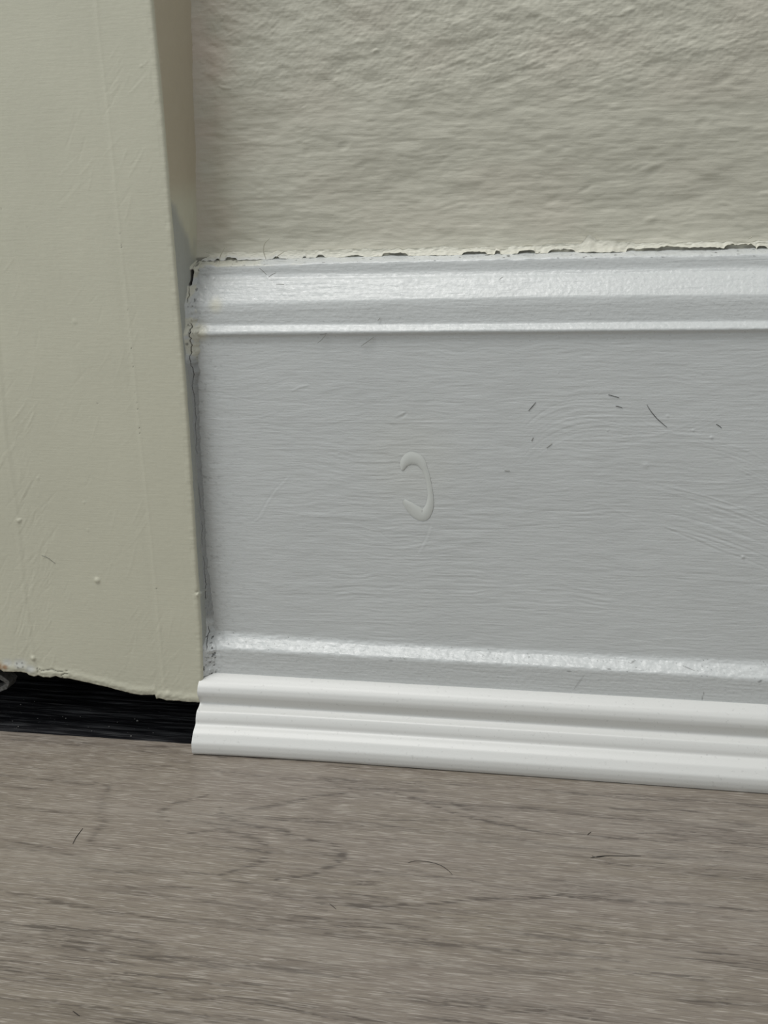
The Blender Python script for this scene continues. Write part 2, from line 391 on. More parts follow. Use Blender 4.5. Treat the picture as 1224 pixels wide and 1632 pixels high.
def wsweep(pa, pb, n, w_, amp, jit, bow):
    for i in range(n):
        t = rng.rand(); p0 = np.array(pa[0])*(1-t)+np.array(pa[1])*t; p1 = np.array(pb[0])*(1-t)+np.array(pb[1])*t
        u0 = rng.rand()*.9; u1 = min(1, u0+rng.uniform(.05, .2)); nrm = np.array([-(p1-p0)[1], (p1-p0)[0]])
        pts = [tuple(p0+(p1-p0)*u+nrm*bow*4*u*(1-u)+np.array([0, rng.uniform(-1, 1)*0.4])) for u in np.linspace(u0, u1, 6)]
        off = rng.uniform(-jit, jit); pts = [(a, b+off) for a, b in pts]
        stroke(H, U, V, [(a*1000, b*1000) for a, b in sY(pts, Y_WALL)], rng.uniform(.5, 1)*w_, rng.choice([-1, 1])*amp*rng.uniform(.5, 1))
wsweep([(430, 160), (560, 175)], [(800, 20), (1000, 40)], 90, 0.45, 0.07, 22, 0.03)
wsweep([(700, 150), (880, 180)], [(1100, -20), (1240, 60)], 70, 0.5, 0.08, 25, 0.02)
wsweep([(330, 110), (330, 260)], [(520, 130), (500, 240)], 50, 0.4, 0.07, 10, 0.08)
wsweep([(850, 100), (850, 380)], [(1240, 90), (1240, 370)], 60, 0.5, 0.05, 10, 0.02)
wsweep([(380, 180), (380, 360)], [(860, 180), (860, 370)], 70, 0.5, 0.045, 10, 0.01)
for (a, b, r, h_, asp) in [(548, 232, 1.8, -.28, 1.6), (488, 245, 1.2, -.2, 1.2), (735, 20, 2.6, -.35, 1.4), (1150, 128, 3.0, -.28, 2.2), (1040, 105, 3.5, -.2, 2.5),
                           (1045, 272, 2.6, -.24, 3), (935, 300, 1.8, -.2, 3), (1120, 195, 2, -.2, 2), (1000, 18, 2.0, .28, 2.5), (1035, 350, 2, .2, 2.5),
                           (575, 265, 2.2, -.12, 2.5), (880, 320, 2.5, -.15, 3), (1030, 268, 2.5, .15, 3), (600, 80, 1.2, .16, 2)]:
    c = sY([(a, b)], Y_WALL)[0]; blob(H, U, V, (c[0]*1000, c[1]*1000), r, h_, asp, 0.35)
for pts, w_, a_ in [([(347, 136), (356, 140), (368, 141)], .3, .25), ([(362, 64), (358, 60), (352, 66)], .3, .12), ([(349, 24), (353, 36), (360, 24)], .25, -.1),
                    ([(590, 83), (600, 80), (604, 82)], .35, .2), ([(478, 172), (488, 166)], .3, -.15)]:
    stroke(H, U, V, [(p*1000, q*1000) for p, q in sY(pts, Y_WALL)], w_, a_)
dXc = np.maximum(U-XB*1000, 0)
H += 2.2*np.clip(1-dXc/7.0, 0, 1)**2                   # soft inside corner against the casing
H += 1.3*np.exp(-np.maximum(zt-1.0, 0)/1.8) + 0.5*np.exp(-np.maximum(zt, 0)/7)    # the plaster swells towards the filler
pink = 0.8*np.exp(-(dXc/11)**2)*smooth((zt-3)/6)*(0.6+0.4*noise(U/6, V/6, 61))
alt = np.clip(pink+0.15*noise(U/18, V/12, 62), 0, 1)
dirt_shade = 0.6*smooth((fbm(U/0.7, V/0.5, 2, 63)-1.38)/0.2)
fadew = smooth((XR+0.05-Xw)/0.04)
dirt_shade = np.maximum(dirt_shade, 0.6*smooth((0.9-zt)/0.5)*smooth((fbm(U/3, V/3, 2, 64)+1.0)/0.8)); H = H*0.001*(0.8+0.2*fadew)*(0.15+0.85*smooth((wz[-12]-wz)/0.03))[:, None]  # wall foot darkened in colour: shade inside the bead gaps
wall = grid_obj('wall_back', np.stack([Xw, Y_WALL-H, Zw], -1), m_wall, attrs=dict(dirt_shade=dirt_shade, alt=alt), kind='structure',
                label='cream painted uneven plaster wall above the skirting board', category='wall')
xe0 = float(x_edge(0.02))
v, f = boxes([(-0.40, 0.48, 0.019, 0.12, 0.032, 0.40), (xe0+0.006, 0.48, 0.019, 0.12, -0.012, 0.032),
              (-0.40, xe0+0.006, 0.055, 0.12, -0.012, 0.032), (-0.40, -0.23, 0.019, 0.055, -0.012, 0.032)])
mesh_obj('wall_core', v, f, m_void, wall, shade=False)

# ------------------------------------------------------------------ filler bead between wall and skirting
# gaps in the bead: (px0, px1, height in px, drop of centre)
gaps = [(355, 374, 2.2), (339, 346, 1.2), (431, 441, 1.4), (478, 484, 1.2), (500, 514, 2.0), (546, 577, 1.3), (606, 648, 3.4), (735, 774, 2.8), (787, 796, 3.4),
        (824, 852, 3.0), (872, 916, 3.2), (1000, 1160, 2.4), (998, 1012, 3.6), (1048, 1084, 5.5), (1113, 1122, 3.2), (1154, 1206, 7.0), (1206, 1224, 2.0)]
bx = axis(0, XR-XL0+0.012, 0.00025, 0.45-XL0); bX = XL0+0.0012+bx
bpx = np.array([r_[0] for r_ in gaps]); zl = zled(bX)
gap = np.zeros_like(bX)
for a, b, h_ in gaps:
    xa, xb = onY(a, 405, 0.009)[0], onY(b, 400, 0.009)[0]; t = (bX-xa)/(xb-xa)
    gap = np.maximum(gap, h_/5.3*np.sqrt(np.clip(4*t*(1-t), 0, 1)))
gap = gap*(1+0.25*noise(bX*1400, 0*bX, 71))
Rn = 26; tt = np.linspace(0, 1, Rn)[:, None]
ht = 2.1+0.35*noise(bX*110, 0*bX, 72)+0.25*noise(bX*500, 0*bX, 73)
lump = 2.3*np.exp(-((bX-onY(938, 383, .011)[0])/.0016)**2)+1.0*np.exp(-((bX-onY(962, 386, .011)[0])/.004)**2)
ht = ht+lump
zlo = -0.62+0.16*noise(bX*900, 0*bX, 79)+0.62*np.minimum(gap, 0.3)/0.3+gap*0.85
Zc = (zlo[None, :]*(1-tt)+(ht+0*zlo)[None, :]*tt)                    # mm above ledge line
yout = 3.2+0.5*noise(bX*130, 0*bX, 74)-0.8*np.clip(gap, 0, 1)+0.8*lump/2.3            # how far it stands off the wall at its lip
prof = (1-tt)**1.35
Yc = Y_WALL*1000-0.05-1.75*tt - (yout[None, :]*prof) + 0.12*fbm(bX[None, :]*1000/1.5, tt*4, 3, 75)
inw = np.clip(1-tt*14, 0, 1)                                          # lip turns back in to give the bead its thickness
Yc = Yc+inw*2.2
P = np.stack([np.repeat(bX[None, :], Rn, 0), Yc/1000, (zl[None, :]*1000+Zc)/1000], -1)
U, V = P[..., 0]*1000, P[..., 2]*1000
d_ = 0.8*smooth((fbm(U/0.9, V/0.3, 2, 76)-0.95)/0.25)*(V < 1e9)*smooth((0.5-tt)/0.4) + 0.55*inw  # turned-in lip gets the gaps' inner shade as colour
a_ = smooth((60-(U-XL0*1000))/50)*0.7*smooth((0.6-tt)/0.5)
grid_obj('filler_bead', P, m_caulk, skirting, attrs=dict(dirt_shade=np.clip(d_, 0, 1), alt=a_),
         label='cracked cream filler bead along the top of the skirting')

# filler smeared down the corner where the skirting meets the casing
zr = np.arange(lines[19].z(XL0), lines[0].z(XL0)+0.0016, 0.00022)
def yprof(z):
    zz = K[:, 0]; o = np.argsort(zz); return np.interp(z, zz[o], YK[o])
yp = yprof(zr)
zz = zr*1000
wid = np.interp(zr, [onY(340, b, 0)[2] for b in (1075, 1040, 1010, 900, 760, 640, 600, 540, 520, 470, 430, 405)],
                [3.6, 4.2, 2.2, 1.1, 1.0, 1.2, 2.0, 3.0, 3.4, 2.4, 1.8, 2.4])
wid = wid*(1+0.22*noise(zz/2.2, 0*zz, 81)+0.12*noise(zz/0.7, 0*zz, 82))
out = np.interp(zr, [onY(340, b, 0)[2] for b in (1075, 1040, 1010, 900, 760, 640, 600, 540, 520, 470, 430, 405)],
                [2.6, 3.6, 3.0, 2.4, 2.6, 3.2, 4.2, 5.2, 4.6, 3.2, 3.2, 2.5])
out = np.minimum(out*(1+0.2*noise(zz/3, 0*zz, 83)), (yp-Y_CASE)*1000-0.8)
NC = 34; tc = np.linspace(0, 1, NC)[None, :]
xs0 = x_side(zr, yp-out/1000)-0.0001
Xf = xs0[:, None]+(wid[:, None]/1000)*tc
yb = (yp*1000-out)[:, None]; ye = (yp*1000+0.12)[:, None]
Yf = yb+(ye-yb)*(tc**0.8)
nf = 0.22*fbm(Xf*1000/1.1, zz[:, None]/1.4, 3, 84)+0.12*fbm(Xf*1000/0.4, zz[:, None]/0.9, 2, 85)
Yf = Yf-nf*np.sin(np.pi*np.clip(tc, 0, 1))*1.2
crk = np.abs(tc-(0.30+0.12*noise(zz/5, 0*zz, 86)[:, None]+0.05*noise(zz/0.8, 0*zz, 87)[:, None]))
crm = smooth((0.05-crk)/0.05)*smooth((noise(zz/6, 0*zz, 88)[:, None]+0.35)/0.4)
Yf = Yf+crm*0.9
df = 0.92*crm+0.6*smooth((fbm(Xf*1000/0.8, zz[:, None]/1.6, 3, 89)-0.75)/0.4)
lowz = smooth((onY(340, 1000, 0)[2]-zr)/0.003)[:, None]
df = np.maximum(df, lowz*0.85*smooth((fbm(Xf*1000/0.7, zz[:, None]/0.7, 2, 90)-0.5)/0.3))
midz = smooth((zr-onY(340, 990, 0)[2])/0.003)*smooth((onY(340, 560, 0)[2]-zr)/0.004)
df = np.maximum(df, midz[:, None]*0.42)  # mid corner darkened evenly: its shade painted in along with grime
slit = smooth((onY(300, 428, .006)[2]-zr)/.0006)*smooth((zr-onY(300, 455, .006)[2])/.0006)
sl = slit[:, None]*np.exp(-((tc-0.22)/0.16)**2); Yf = Yf+1.6*sl; df = np.maximum(df, 0.97*smooth(sl*1.6))  # shade of the open slit painted in over a shallow groove
al = smooth((fbm(Xf*1000/2, zz[:, None]/3, 2, 91)+0.2)/0.6)*smooth((zr-onY(340, 600, 0)[2])/0.004)[:, None]
grid_obj('corner_filler', np.stack([Xf, Yf/1000, np.repeat(zr[:, None], NC, 1)], -1), m_skirt, skirting,
         attrs=dict(dirt_shade=np.clip(df, 0, 1), alt=0.8*al), label='lumpy cracked filler in the corner beside the casing')

# raised cream drip on the flat face
drip_pts = [(641, 749), (645, 737), (655, 730), (668, 734), (677, 748), (683, 768), (686, 790), (684, 808), (675, 821), (664, 816), (652, 806), (642, 796)]
drip_w = [2.0, 8.0, 11.0, 9.0, 5.0, 4.0, 4.5, 7.0, 10.0, 11.0, 8.0, 2.0]
dp = [Vector(onY(a, b, -0.0001)) for a, b in drip_pts]
vs, fs = [], []
nd = 12
fine = []
for i in range(len(dp)-1):
    p0, p1, p2, p3 = dp[max(i-1, 0)], dp[i], dp[i+1], dp[min(i+2, len(dp)-1)]
    for k in range(5):
        t = k/5; q = 0.5*((2*p1)+(p2-p0)*t+(2*p0-5*p1+4*p2-p3)*t*t+(3*p1-p0-3*p2+p3)*t**3)
        fine.append((q, (drip_w[i]*(1-t)+drip_w[i+1]*t)/5.3/1000))
for i, (q, wd) in enumerate(fine):
    d = (fine[min(i+1, len(fine)-1)][0]-fine[max(i-1, 0)][0]).normalized(); a = Vector((0, -1, 0)).cross(d).normalized()
    for k in range(nd+1):
        u = -1+2*k/nd; vs.append(tuple(q+a*(u*wd)+Vector((0, -1, 0))*(0.00024*max(0, 1-u*u)**(0.75+0.25*(1+a.z*u))*min(1, wd/0.0011)+0.00001)))
    if i:
        for k in range(nd): fs.append([(i-1)*(nd+1)+k, (i-1)*(nd+1)+k+1, i*(nd+1)+k+1, i*(nd+1)+k])
mesh_obj('paint_drip', vs, fs, m_drip, skirting, label='raised cream paint drip shaped like a hook')

# bristles left in the paint
def stuck(parent, lst, mat, r):
    for pts, y in lst: tube('paint_bristle', [onY(a, b, y-0.00010) for a, b in pts], r, mat, parent)
stuck(skirting, [([(1031, 645), (1037, 655), (1048, 668), (1063, 681)], 0), ([(969, 629), (977, 631), (987, 634)], 0), ([(854, 641), (849, 647), (842, 655)], 0),
                 ([(981, 647), (986, 648), (992, 650)], 0), ([(1141, 676), (1145, 678), (1150, 682)], 0)], m_hair, 0.00008)
stuck(skirting, [([(413, 427), (419, 432), (425, 438)], 0.0055), ([(428, 442), (433, 438), (440, 434.5)], 0.0052),
                 ([(440, 453), (447, 453), (453, 453.5)], 0.003), ([(520, 532), (514, 540), (506, 547)], -0.0012), ([(596, 537), (585, 545), (575, 552)], -0.0006),
                 ([(602, 511), (605, 508), (606, 506)], 0.0003), ([(796, 446), (799, 443), (802, 441)], 0.004)], m_brist, 0.00009)
stuck(skirting, [([(880, 707), (875, 711), (871, 714)], 0), ([(850, 697), (848, 701), (847, 703)], 0), ([(804, 750), (808, 750.5), (813, 750.5)], 0)], m_brist, 0.00008)
stuck(wall, [([(350, 418), (351, 409), (354, 402), (359, 394)], 0.0085), ([(424, 413), (420, 400), (422, 388), (430, 380)], 0.0095),
             ([(440, 410), (447, 405), (453, 401)], 0.0085), ([(1193, 381), (1196, 379), (1199, 377)], 0.0095)], m_bristp, 0.00014)

# ------------------------------------------------------------------ door casing
bot = [(-400, 1050), (-40, 1066), (0, 1068), (15, 1068), (20, 1071), (50, 1072), (58, 1073.5), (61, 1077), (70, 1079), (76, 1077), (84, 1080), (96, 1080.5), (104, 1078), (110, 1081),
       (125, 1082), (142, 1086), (165, 1091), (185, 1095.5), (205, 1101), (225, 1106), (240, 1108.5), (260, 1108.5), (262, 1107), (264, 1114.5), (272, 1114), (280, 1117), (300, 1117.5), (307, 1119), (340, 1121)]
_b = np.array([onY(a, b, Y_CASE)[[0, 2]] for a, b in bot])
XCL = onY(-20, 500, Y_CASE)[0]
def z_bot(x): return np.interp(x, _b[:, 0], _b[:, 1])
# across: side face (back to front), rounded arris, then front going left
na = 26; rr = 0.0011
front = np.concatenate([np.arange(0.00035, x_edge(.1)-XCL+0.012, 0.00033), x_edge(.1)-XCL+0.012+np.linspace(0.003, 0.09, 8)])
rowsz = np.concatenate([np.arange(0, ZT-0.005, 0.00034), ZT-0.005+np.linspace(0.004, 0.16, 8)])
NCa = na+8+len(front)
side_t = np.linspace(1, 0, na)
Pc = np.zeros((len(rowsz), NCa, 3)); 
def zrow(x): return z_bot(x)[None, :]+rowsz[:, None]
# side
zz_ = z_bot(np.array([x_edge(0.02)]))[0]+rowsz
xe, xb = x_edge(zz_), x_side(zz_, Y_WALL+0.004)
yb_ = Y_WALL+0.004
for j, t in enumerate(side_t):
    yy = (Y_CASE+rr)+(yb_-Y_CASE-rr)*t
    Pc[:, j] = np.stack([x_side(zz_, np.full_like(zz_, yy)) , np.full_like(zz_, yy), zz_], -1)
for j in range(8):
    a = (j+1)/9*math.pi/2
    Pc[:, na+j] = np.stack([xe-rr*(1-math.cos(a)), np.full_like(zz_, Y_CASE+rr*(1-math.sin(a))), zz_], -1)
xf = xe[:, None]-rr-front[None, :]
xref = x_edge(.1)-rr-front
Zf = z_bot(xref)[None, :]+rowsz[:, None]
Pc[:, na+8:, 0] = xf; Pc[:, na+8:, 1] = Y_CASE; Pc[:, na+8:, 2] = Zf
U, V = Pc[..., 0]*1000, Pc[..., 2]*1000; H = np.zeros_like(U)
isf = np.zeros(NCa); isf[na:] = 1; isf = isf[None, :]
H += isf*(0.05*fbm(U/12, V/35, 3, 101)+0.03*fbm((U+.15*V)/1.4, V/16, 3, 102, .6)*(0.5+0.5*noise(U/15, V/20, 108))+0.010*fbm(U/1.0, V/1.2, 2, 103))
H += (1-isf)*0.10*fbm(V/6, Pc[..., 1]*1000/3, 3, 104)
edgew = np.zeros(NCa); edgew[na-8:na+10] = 1; H += edgew[None, :]*(0.05*fbm(V/4, 0*V, 3, 105)+0.03*fbm(V/1.1, 0*V, 2, 106))
def cs(pts): return [(p*1000, q*1000) for p, q in sY(pts, Y_CASE)]
ridge = [(151, -60), (155, 30), (168, 140), (177, 220), (184, 300), (196, 420), (205, 500), (214, 590), (224, 700), (236, 810), (243, 880), (251, 970), (260, 1075), (263, 1108)]
stroke(H, U, V, cs(ridge), 0.5, 0.07, taper=False)
stroke(H, U, V, cs([(-8, 500), (8, 700), (24, 800), (37, 930), (50, 1030), (55, 1062)]), 0.8, 0.08, taper=False)
# one side of the ridge stands a hair lower: the old moulding under many coats
rl = np.array(cs(ridge))[::-1]; xr = np.interp(V, rl[:, 1], rl[:, 0])
H += isf*0.22*smooth((xr-U)/3.0)*0 - isf*0.05*np.exp(-((U-xr+1.6)/1.3)**2)
l2 = np.array(cs([(-8, 500), (8, 700), (24, 800), (37, 930), (50, 1030), (55, 1062)]))[::-1]; xl2 = np.interp(V, l2[:, 1], l2[:, 0])
H -= isf*0.05*np.exp(-((U-xl2-1.4)/1.0)**2)
rng = np.random.RandomState(9)
for (a0, b0, a1, b1, n) in [(40, 740, 90, 1000, 60), (0, 600, 60, 760, 30), (0, 880, 90, 1060, 50), (200, 960, 300, 1100, 40), (0, 400, 240, 1060, 60), (180, 60, 250, 330, 30), (100, 150, 150, 300, 14)]:
    for i in range(n):
        x_, y_ = rng.uniform(a0, a1), rng.uniform(b0, b1); L_ = rng.uniform(12, 55); an = math.radians(rng.uniform(95, 135))
        stroke(H, U, V, cs([(x_, y_), (x_+L_*.5*math.cos(an)+1, y_+L_*.5*math.sin(an)), (x_+L_*math.cos(an), y_+L_*math.sin(an))]), rng.uniform(.2, .4), rng.choice([-1, 1])*rng.uniform(.018, .045))
for (a, b, r, h_) in [(155, 925, .9, .42), (30, 830, .7, .30), (33, 828, .35, .25), (53, 1049, .8, .45), (316, 948, .7, .45), (314, 944, .4, -.35), (119, 512, .8, .10),
                      (225, 105, .3, .15), (60, 762, .5, .1), (134, 801, .4, .12), (140, 845, .5, .08), (268, 1105, .9, .3), (290, 505, .8, .12)]:
    c = cs([(a, b)])[0]; blob(H, U, V, c, r, h_)
dirt_shade = np.zeros_like(U)
for (a, b) in [(191, 373), (193, 390), (194, 394), (204, 494), (209, 555), (211, 580), (212, 584), (215, 626), (218, 642), (219, 652), (222, 682), (223, 690), (2, 333), (43, 362), (155, 643), (249, 938)]:
    c = cs([(a, b)])[0]; blob(dirt_shade, U, V, c, 0.17, 0.85, mode='max'); blob(H, U, V, c, .2, -.12)
rim = np.maximum((Pc[..., 2]-Pc[:1, :, 2])*1000, 0)
H += isf*(0.30*np.exp(-((rim-1.6)/1.2)**2)+0.12*np.exp(-rim/3)*fbm(U/1.2, V/.8, 3, 107))        # paint rolled thick over the cut end
for pts in [[(60, 1064), (66, 1069), (75, 1068), (83, 1067), (92, 1070), (100, 1070), (108, 1069)], [(100, 1080), (98, 1076), (104, 1073), (112, 1075)], [(59, 1065), (61, 1072)]]:
    stroke(H, U, V, cs(pts), 0.22, -0.35); stroke(dirt_shade, U, V, cs(pts), 0.16, 0.6, mode='max')
alt = np.zeros_like(U); ext = np.zeros_like(U)
for c_, r_ in [((32, 1058), 2.6), ((12, 1056), 2.0), ((48, 1066), 2.0)]: blob(alt, U, V, cs([c_])[0], r_, 0.85, 1.4, mode='max')
for c_, r_ in [((-4, 1062), 2.3), ((8, 1063), 1.2)]: blob(ext, U, V, cs([c_])[0], r_, 1.0, 1.2, mode='max')
for dx, dy in [(-5, -3), (3, -4), (-3, 3), (5, 2)]:
    stroke(dirt_shade, U, V, cs([(32+dx-1.5, 1060+dy), (32+dx+1.5, 1060+dy+.5)]), 0.24, 0.9, mode='max')
dirt_shade += isf*0.6*np.exp(-rim/0.35)*smooth(fbm(U/1.0, V/1, 2, 111)/0.5)
# coat brushed over the lower side face, greyed by grime and painted shade, dark slit of old gap
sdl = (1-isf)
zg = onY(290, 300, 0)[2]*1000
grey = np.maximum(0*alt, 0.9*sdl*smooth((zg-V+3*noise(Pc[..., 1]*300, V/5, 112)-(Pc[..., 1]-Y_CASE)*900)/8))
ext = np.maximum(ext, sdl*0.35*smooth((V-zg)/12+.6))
Hm = H*0.001
side = np.arange(NCa) < na
Pc[:, side, 0] += Hm[:, side]; Pc[:, ~side, 1] -= Hm[:, ~side]
# return under the cut end
back = []
for k, (dy, dz) in enumerate([(0.016, 0.004), (0.009, 0.0028), (0.004, 0.0012), (0.0012, 0.0001)]):
    r = Pc[0].copy(); r[na:, 1] += dy; r[:na, 1] = np.minimum(r[:na, 1]+dy, yb_); r[:, 2] += dz*(0.6 if k else 1)
    r[:, 0] -= np.where(side, 0.0012+0.05*dy, 0); back.append(r)
P0 = np.concatenate([np.array(back), Pc])
def ex(a): return np.concatenate([np.repeat(a[:1], 4, 0), a])
d0_ = ex(dirt_shade); d0_[:3] = np.maximum(d0_[:3], 0.75)  # return under the cut end made darker
casing = grid_obj('trim_1', P0, m_case, flip=True, attrs=dict(dirt_shade=np.clip(d0_, 0, 1), alt=ex(alt), ext=ex(ext), grey=ex(grey)), kind='structure',
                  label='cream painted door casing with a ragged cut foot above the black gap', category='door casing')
stuck(casing, [([(66, 885), (76, 889), (88, 898)], Y_CASE)], m_brist, 0.00008)

# dark slit of the open joint beside the casing
def sliver(name, pts, y, r, parent, mat): tube(name, [onY(a, b, y) for a, b in pts], r, mat, parent, tip=0.3)

# ------------------------------------------------------------------ glued plastic moulding at the foot
ytop = {320: 1073, 560: 1079, 900: 1106, 1224: 1122}; ybot = {320: 1203, 560: 1217, 900: 1243, 1224: 1265}
tf = [(0.0, -.0033), (0.012, -.0041), (0.05, -.0052), (0.12, -.0070), (0.18, -.0081), (0.24, -.0086), (0.29, -.0085), (0.33, -.0078), (0.365, -.0073), (0.39, -.0076), (0.43, -.0087), (0.46, -.0098),
      (0.51, -.0105), (0.56, -.0110), (0.59, -.0111), (0.61, -.0112), (0.635, -.0118), (0.67, -.0128), (0.73, -.0142), (0.80, -.0153), (0.85, -.0161), (0.91, -.0163), (0.965, -.0161), (1.0, -.0155)]
tl = [Line([(x, ytop[x]*(1-fr)+ybot[x]*fr) for x in (320, 560, 900, 1224)], y, 1) for fr, y in tf]
tX = axis(0, XR-XL0+0.012, 0.0012, 0.45-XL0)
XT0 = float(x_edge(0.02))-0.0009
tXw = XT0+tX
KT = np.array([l.z(tXw) for l in tl]); KT[-1] = 0.0002; KT = np.maximum(KT, 0.0002)
YT = np.array([y for _, y in tf])
sT = np.concatenate([[0], np.cumsum(np.hypot(np.diff(KT[:, 60]), np.diff(YT)))]); sq = np.linspace(0, sT[-1], 150)
WT = np.array([np.interp(sq, sT, np.eye(len(sT))[k]) for k in range(len(sT))]).T
ZT_, YT_ = WT @ KT, (WT @ YT)[:, None]*np.ones((1, len(tXw)))
for _ in range(2):
    a, b = smrow(YT_), smrow(ZT_); a[:1], b[:1], a[-1:], b[-1:] = YT_[:1], ZT_[:1], YT_[-1:], ZT_[-1:]; YT_, ZT_ = a, b
bend = 0.0016*np.exp(-(tXw-XT0)/0.022)[None, :]*smooth((-YT_-0.006)/0.006)
YT_ = YT_-bend
XX = np.repeat(tXw[None, :], len(sq), 0).copy()
XX[:, 0] += 0.0  # cut end
front_ = np.stack([XX, YT_, ZT_], -1)
bk = np.stack([tXw, np.full_like(tXw, -0.0033), np.full_like(tXw, 0.0002)], -1)[None]
Pt = np.concatenate([front_, bk, front_[:1]])
nr, nc = Pt.shape[:2]
faces = [list(q) for q in gfaces(nr, nc, True)]
faces.append([i*nc for i in range(nr-1)]); faces.append([i*nc+nc-1 for i in range(nr-1)][::-1])
mo = mesh_obj('trim_2', Pt.reshape(-1, 3), faces, m_plastic, shade=True, kind='structure',
              label='glossy white plastic floor moulding along the foot of the skirting, cut end by the casing', category='moulding')
em = mo.modifiers.new('edges', 'EDGE_SPLIT'); em.split_angle = math.radians(55)

# ------------------------------------------------------------------ floor
v, f = boxes([(-0.40, 0.48, -0.75, 0.055, -0.020, -0.0075)])
floor = mesh_obj('floor', v, f, m_under, shade=False, kind='structure', label='grey oak effect vinyl plank floor', category='floor')
pe = [onZ(0, 1163.5), onZ(150, 1173), onZ(300, 1183.5)]; pq = np.polyfit([p[0] for p in pe], [p[1] for p in pe], 1)
# plank in view
fx = np.concatenate([[-0.40, -0.33, -0.26, -0.2], np.arange(onZ(-30, 1100)[0]-0.02, XR+0.03, 0.00045), [0.2, 0.27, 0.34, 0.41, 0.48]]); fx = np.unique(np.round(fx, 6))
fy = np.concatenate([[0], np.geomspace(0.0004, 0.0016, 3), np.arange(0.002, 0.150, 0.00030), [0.16, 0.1795, 0.1800]])
yedge = np.polyval(pq, fx)+0.00012*noise(fx*300, 0*fx, 120)
Yg = yedge[None, :]-fy[:, None]; Xg = np.repeat(fx[None, :], len(fy), 0)
U, V = Xg*1000, Yg*1000
V2 = V-0.0*U
gr = np.zeros_like(U); pale = np.zeros_like(U)
wv = 1.6*noise(U/30, V/9, 121)+0.5*noise(U/9, V/4, 122)
band = fbm(U/55, (V2+wv)/4.5, 3, 123, .6)
gr += 0.24*smooth((band-0.10)/0.8)
streak = fbm(U/13, (V2+wv)/0.55, 3, 124, .6)
gr += 0.48*smooth((streak-0.40)/0.5)*(0.35+0.9*smooth(band/0.7))
st2 = fbm(U/4.5, V2/0.34, 2, 125, .6); gr += 0.20*smooth((st2-0.55)/0.5)
pale += 0.22*smooth((fbm(U/40, V/7, 3, 126)-0.15)/0.8) + 0.5*smooth((fbm(U/6, V2/0.36, 2, 127, .6)-0.50)/0.4)
def fl(pts): return [(p*1000, q*1000) for p, q in sZ(pts)]
mod = 0.10+1.25*smooth((fbm(U/4.5, V2/0.42, 2, 128)+0.25)/0.55)
G2 = np.zeros_like(U)
for pts, w_, a_ in [
    ([(300, 1328), (350, 1322), (395, 1333), (422, 1345), (428, 1357), (420, 1370), (395, 1382), (350, 1395)], .9, .5),
    ([(350, 1288), (360, 1303), (400, 1315), (450, 1324), (490, 1338), (525, 1345), (548, 1360), (535, 1378), (500, 1392), (440, 1402)], .9, .6),
    ([(560, 1262), (500, 1270), (440, 1283), (380, 1294), (352, 1304), (400, 1312)], .8, .6),
    ([(330, 1268), (280, 1280), (250, 1296), (270, 1308)], .8, .5),
    ([(150, 1245), (172, 1255), (160, 1290), (165, 1310), (140, 1345), (190, 1352)], 1.0, .45),
    ([(612, 1258), (670, 1275), (740, 1300), (820, 1318), (860, 1327), (960, 1333), (1060, 1340), (1190, 1345)], .55, .75),
    ([(720, 1280), (760, 1295), (800, 1304)], .7, .5), ([(940, 1285), (1010, 1290), (1090, 1293), (1160, 1298)], .6, .6),
    ([(1130, 1306), (1180, 1313), (1224, 1318)], .8, .6), ([(0, 1336), (40, 1345), (80, 1352)], .6, .5), ([(60, 1240), (100, 1246), (170, 1252)], .7, .4),
    ([(480, 1439), (540, 1444), (600, 1446), (760, 1434), (900, 1428), (1040, 1438), (1224, 1452)], .6, .65),
    ([(0, 1418), (40, 1425), (100, 1440), (160, 1452), (240, 1458)], .8, .5), ([(0, 1470), (60, 1477), (150, 1483), (220, 1486)], .6, .6),
    ([(100, 1508), (190, 1520), (300, 1535), (420, 1543), (520, 1556), (600, 1560)], .8, .6), ([(200, 1550), (330, 1565), (420, 1571), (500, 1580)], .6, .6),
    ([(520, 1488), (640, 1500), (760, 1510), (900, 1520), (1000, 1530)], 1.0, .5), ([(780, 1478), (840, 1488), (900, 1496), (960, 1503)], .9, .5),
    ([(930, 1540), (1020, 1550), (1120, 1560), (1224, 1568)], .6, .7), ([(0, 1590), (120, 1602), (260, 1610), (420, 1625)], .8, .5),
    ([(612, 1582), (700, 1598), (820, 1610), (940, 1612)], .7, .55), ([(340, 1430), (420, 1440), (520, 1452)], .7, .35),
    ([(640, 1533), (760, 1545), (850, 1550), (960, 1548)], 1.1, .4), ([(190, 1215), (320, 1228), (450, 1240), (560, 1250), (612, 1258)], .7, .35)]:
    stroke(G2, U, V+0.5*noise(U/6, V/2, 129), fl(pts), w_*1.7, a_*1.0, mode='max')
gr = np.clip(gr+G2*mod, 0, 0.85)
Zg = -0.00003*gr
Zg[0] = -0.006; Zg[1] -= 0.0004
Zg[-1] = -0.004
grid_obj('floor_plank', np.stack([Xg, Yg, Zg], -1), m_wood, floor, flip=True, attrs=dict(grain=gr, pale=np.clip(pale, 0, .7)))
for k in (1, 2, 3):                                           # the next rows, out towards the room
    gx = np.linspace(-0.40, 0.48, 160); gy = np.concatenate([[0, 0.0004], np.linspace(0.001, 0.179, 160), [0.1796]])
    Yk = np.polyval(pq, gx)[None, :]-k*0.1802-gy[:, None]; Xk = np.repeat(gx[None, :], len(gy), 0)
    Zk = np.zeros_like(Xk); Zk[0] = Zk[-1] = -0.004
    gk = 0.5*smooth((fbm(Xk*1000/45+k*9, Yk*1000/5, 3, 130+k)-0.1)/0.9)
    grid_obj('floor_plank', np.stack([Xk, Yk, Zk], -1), m_wood, floor, flip=True, attrs=dict(grain=gk, pale=0.3*gk*0))

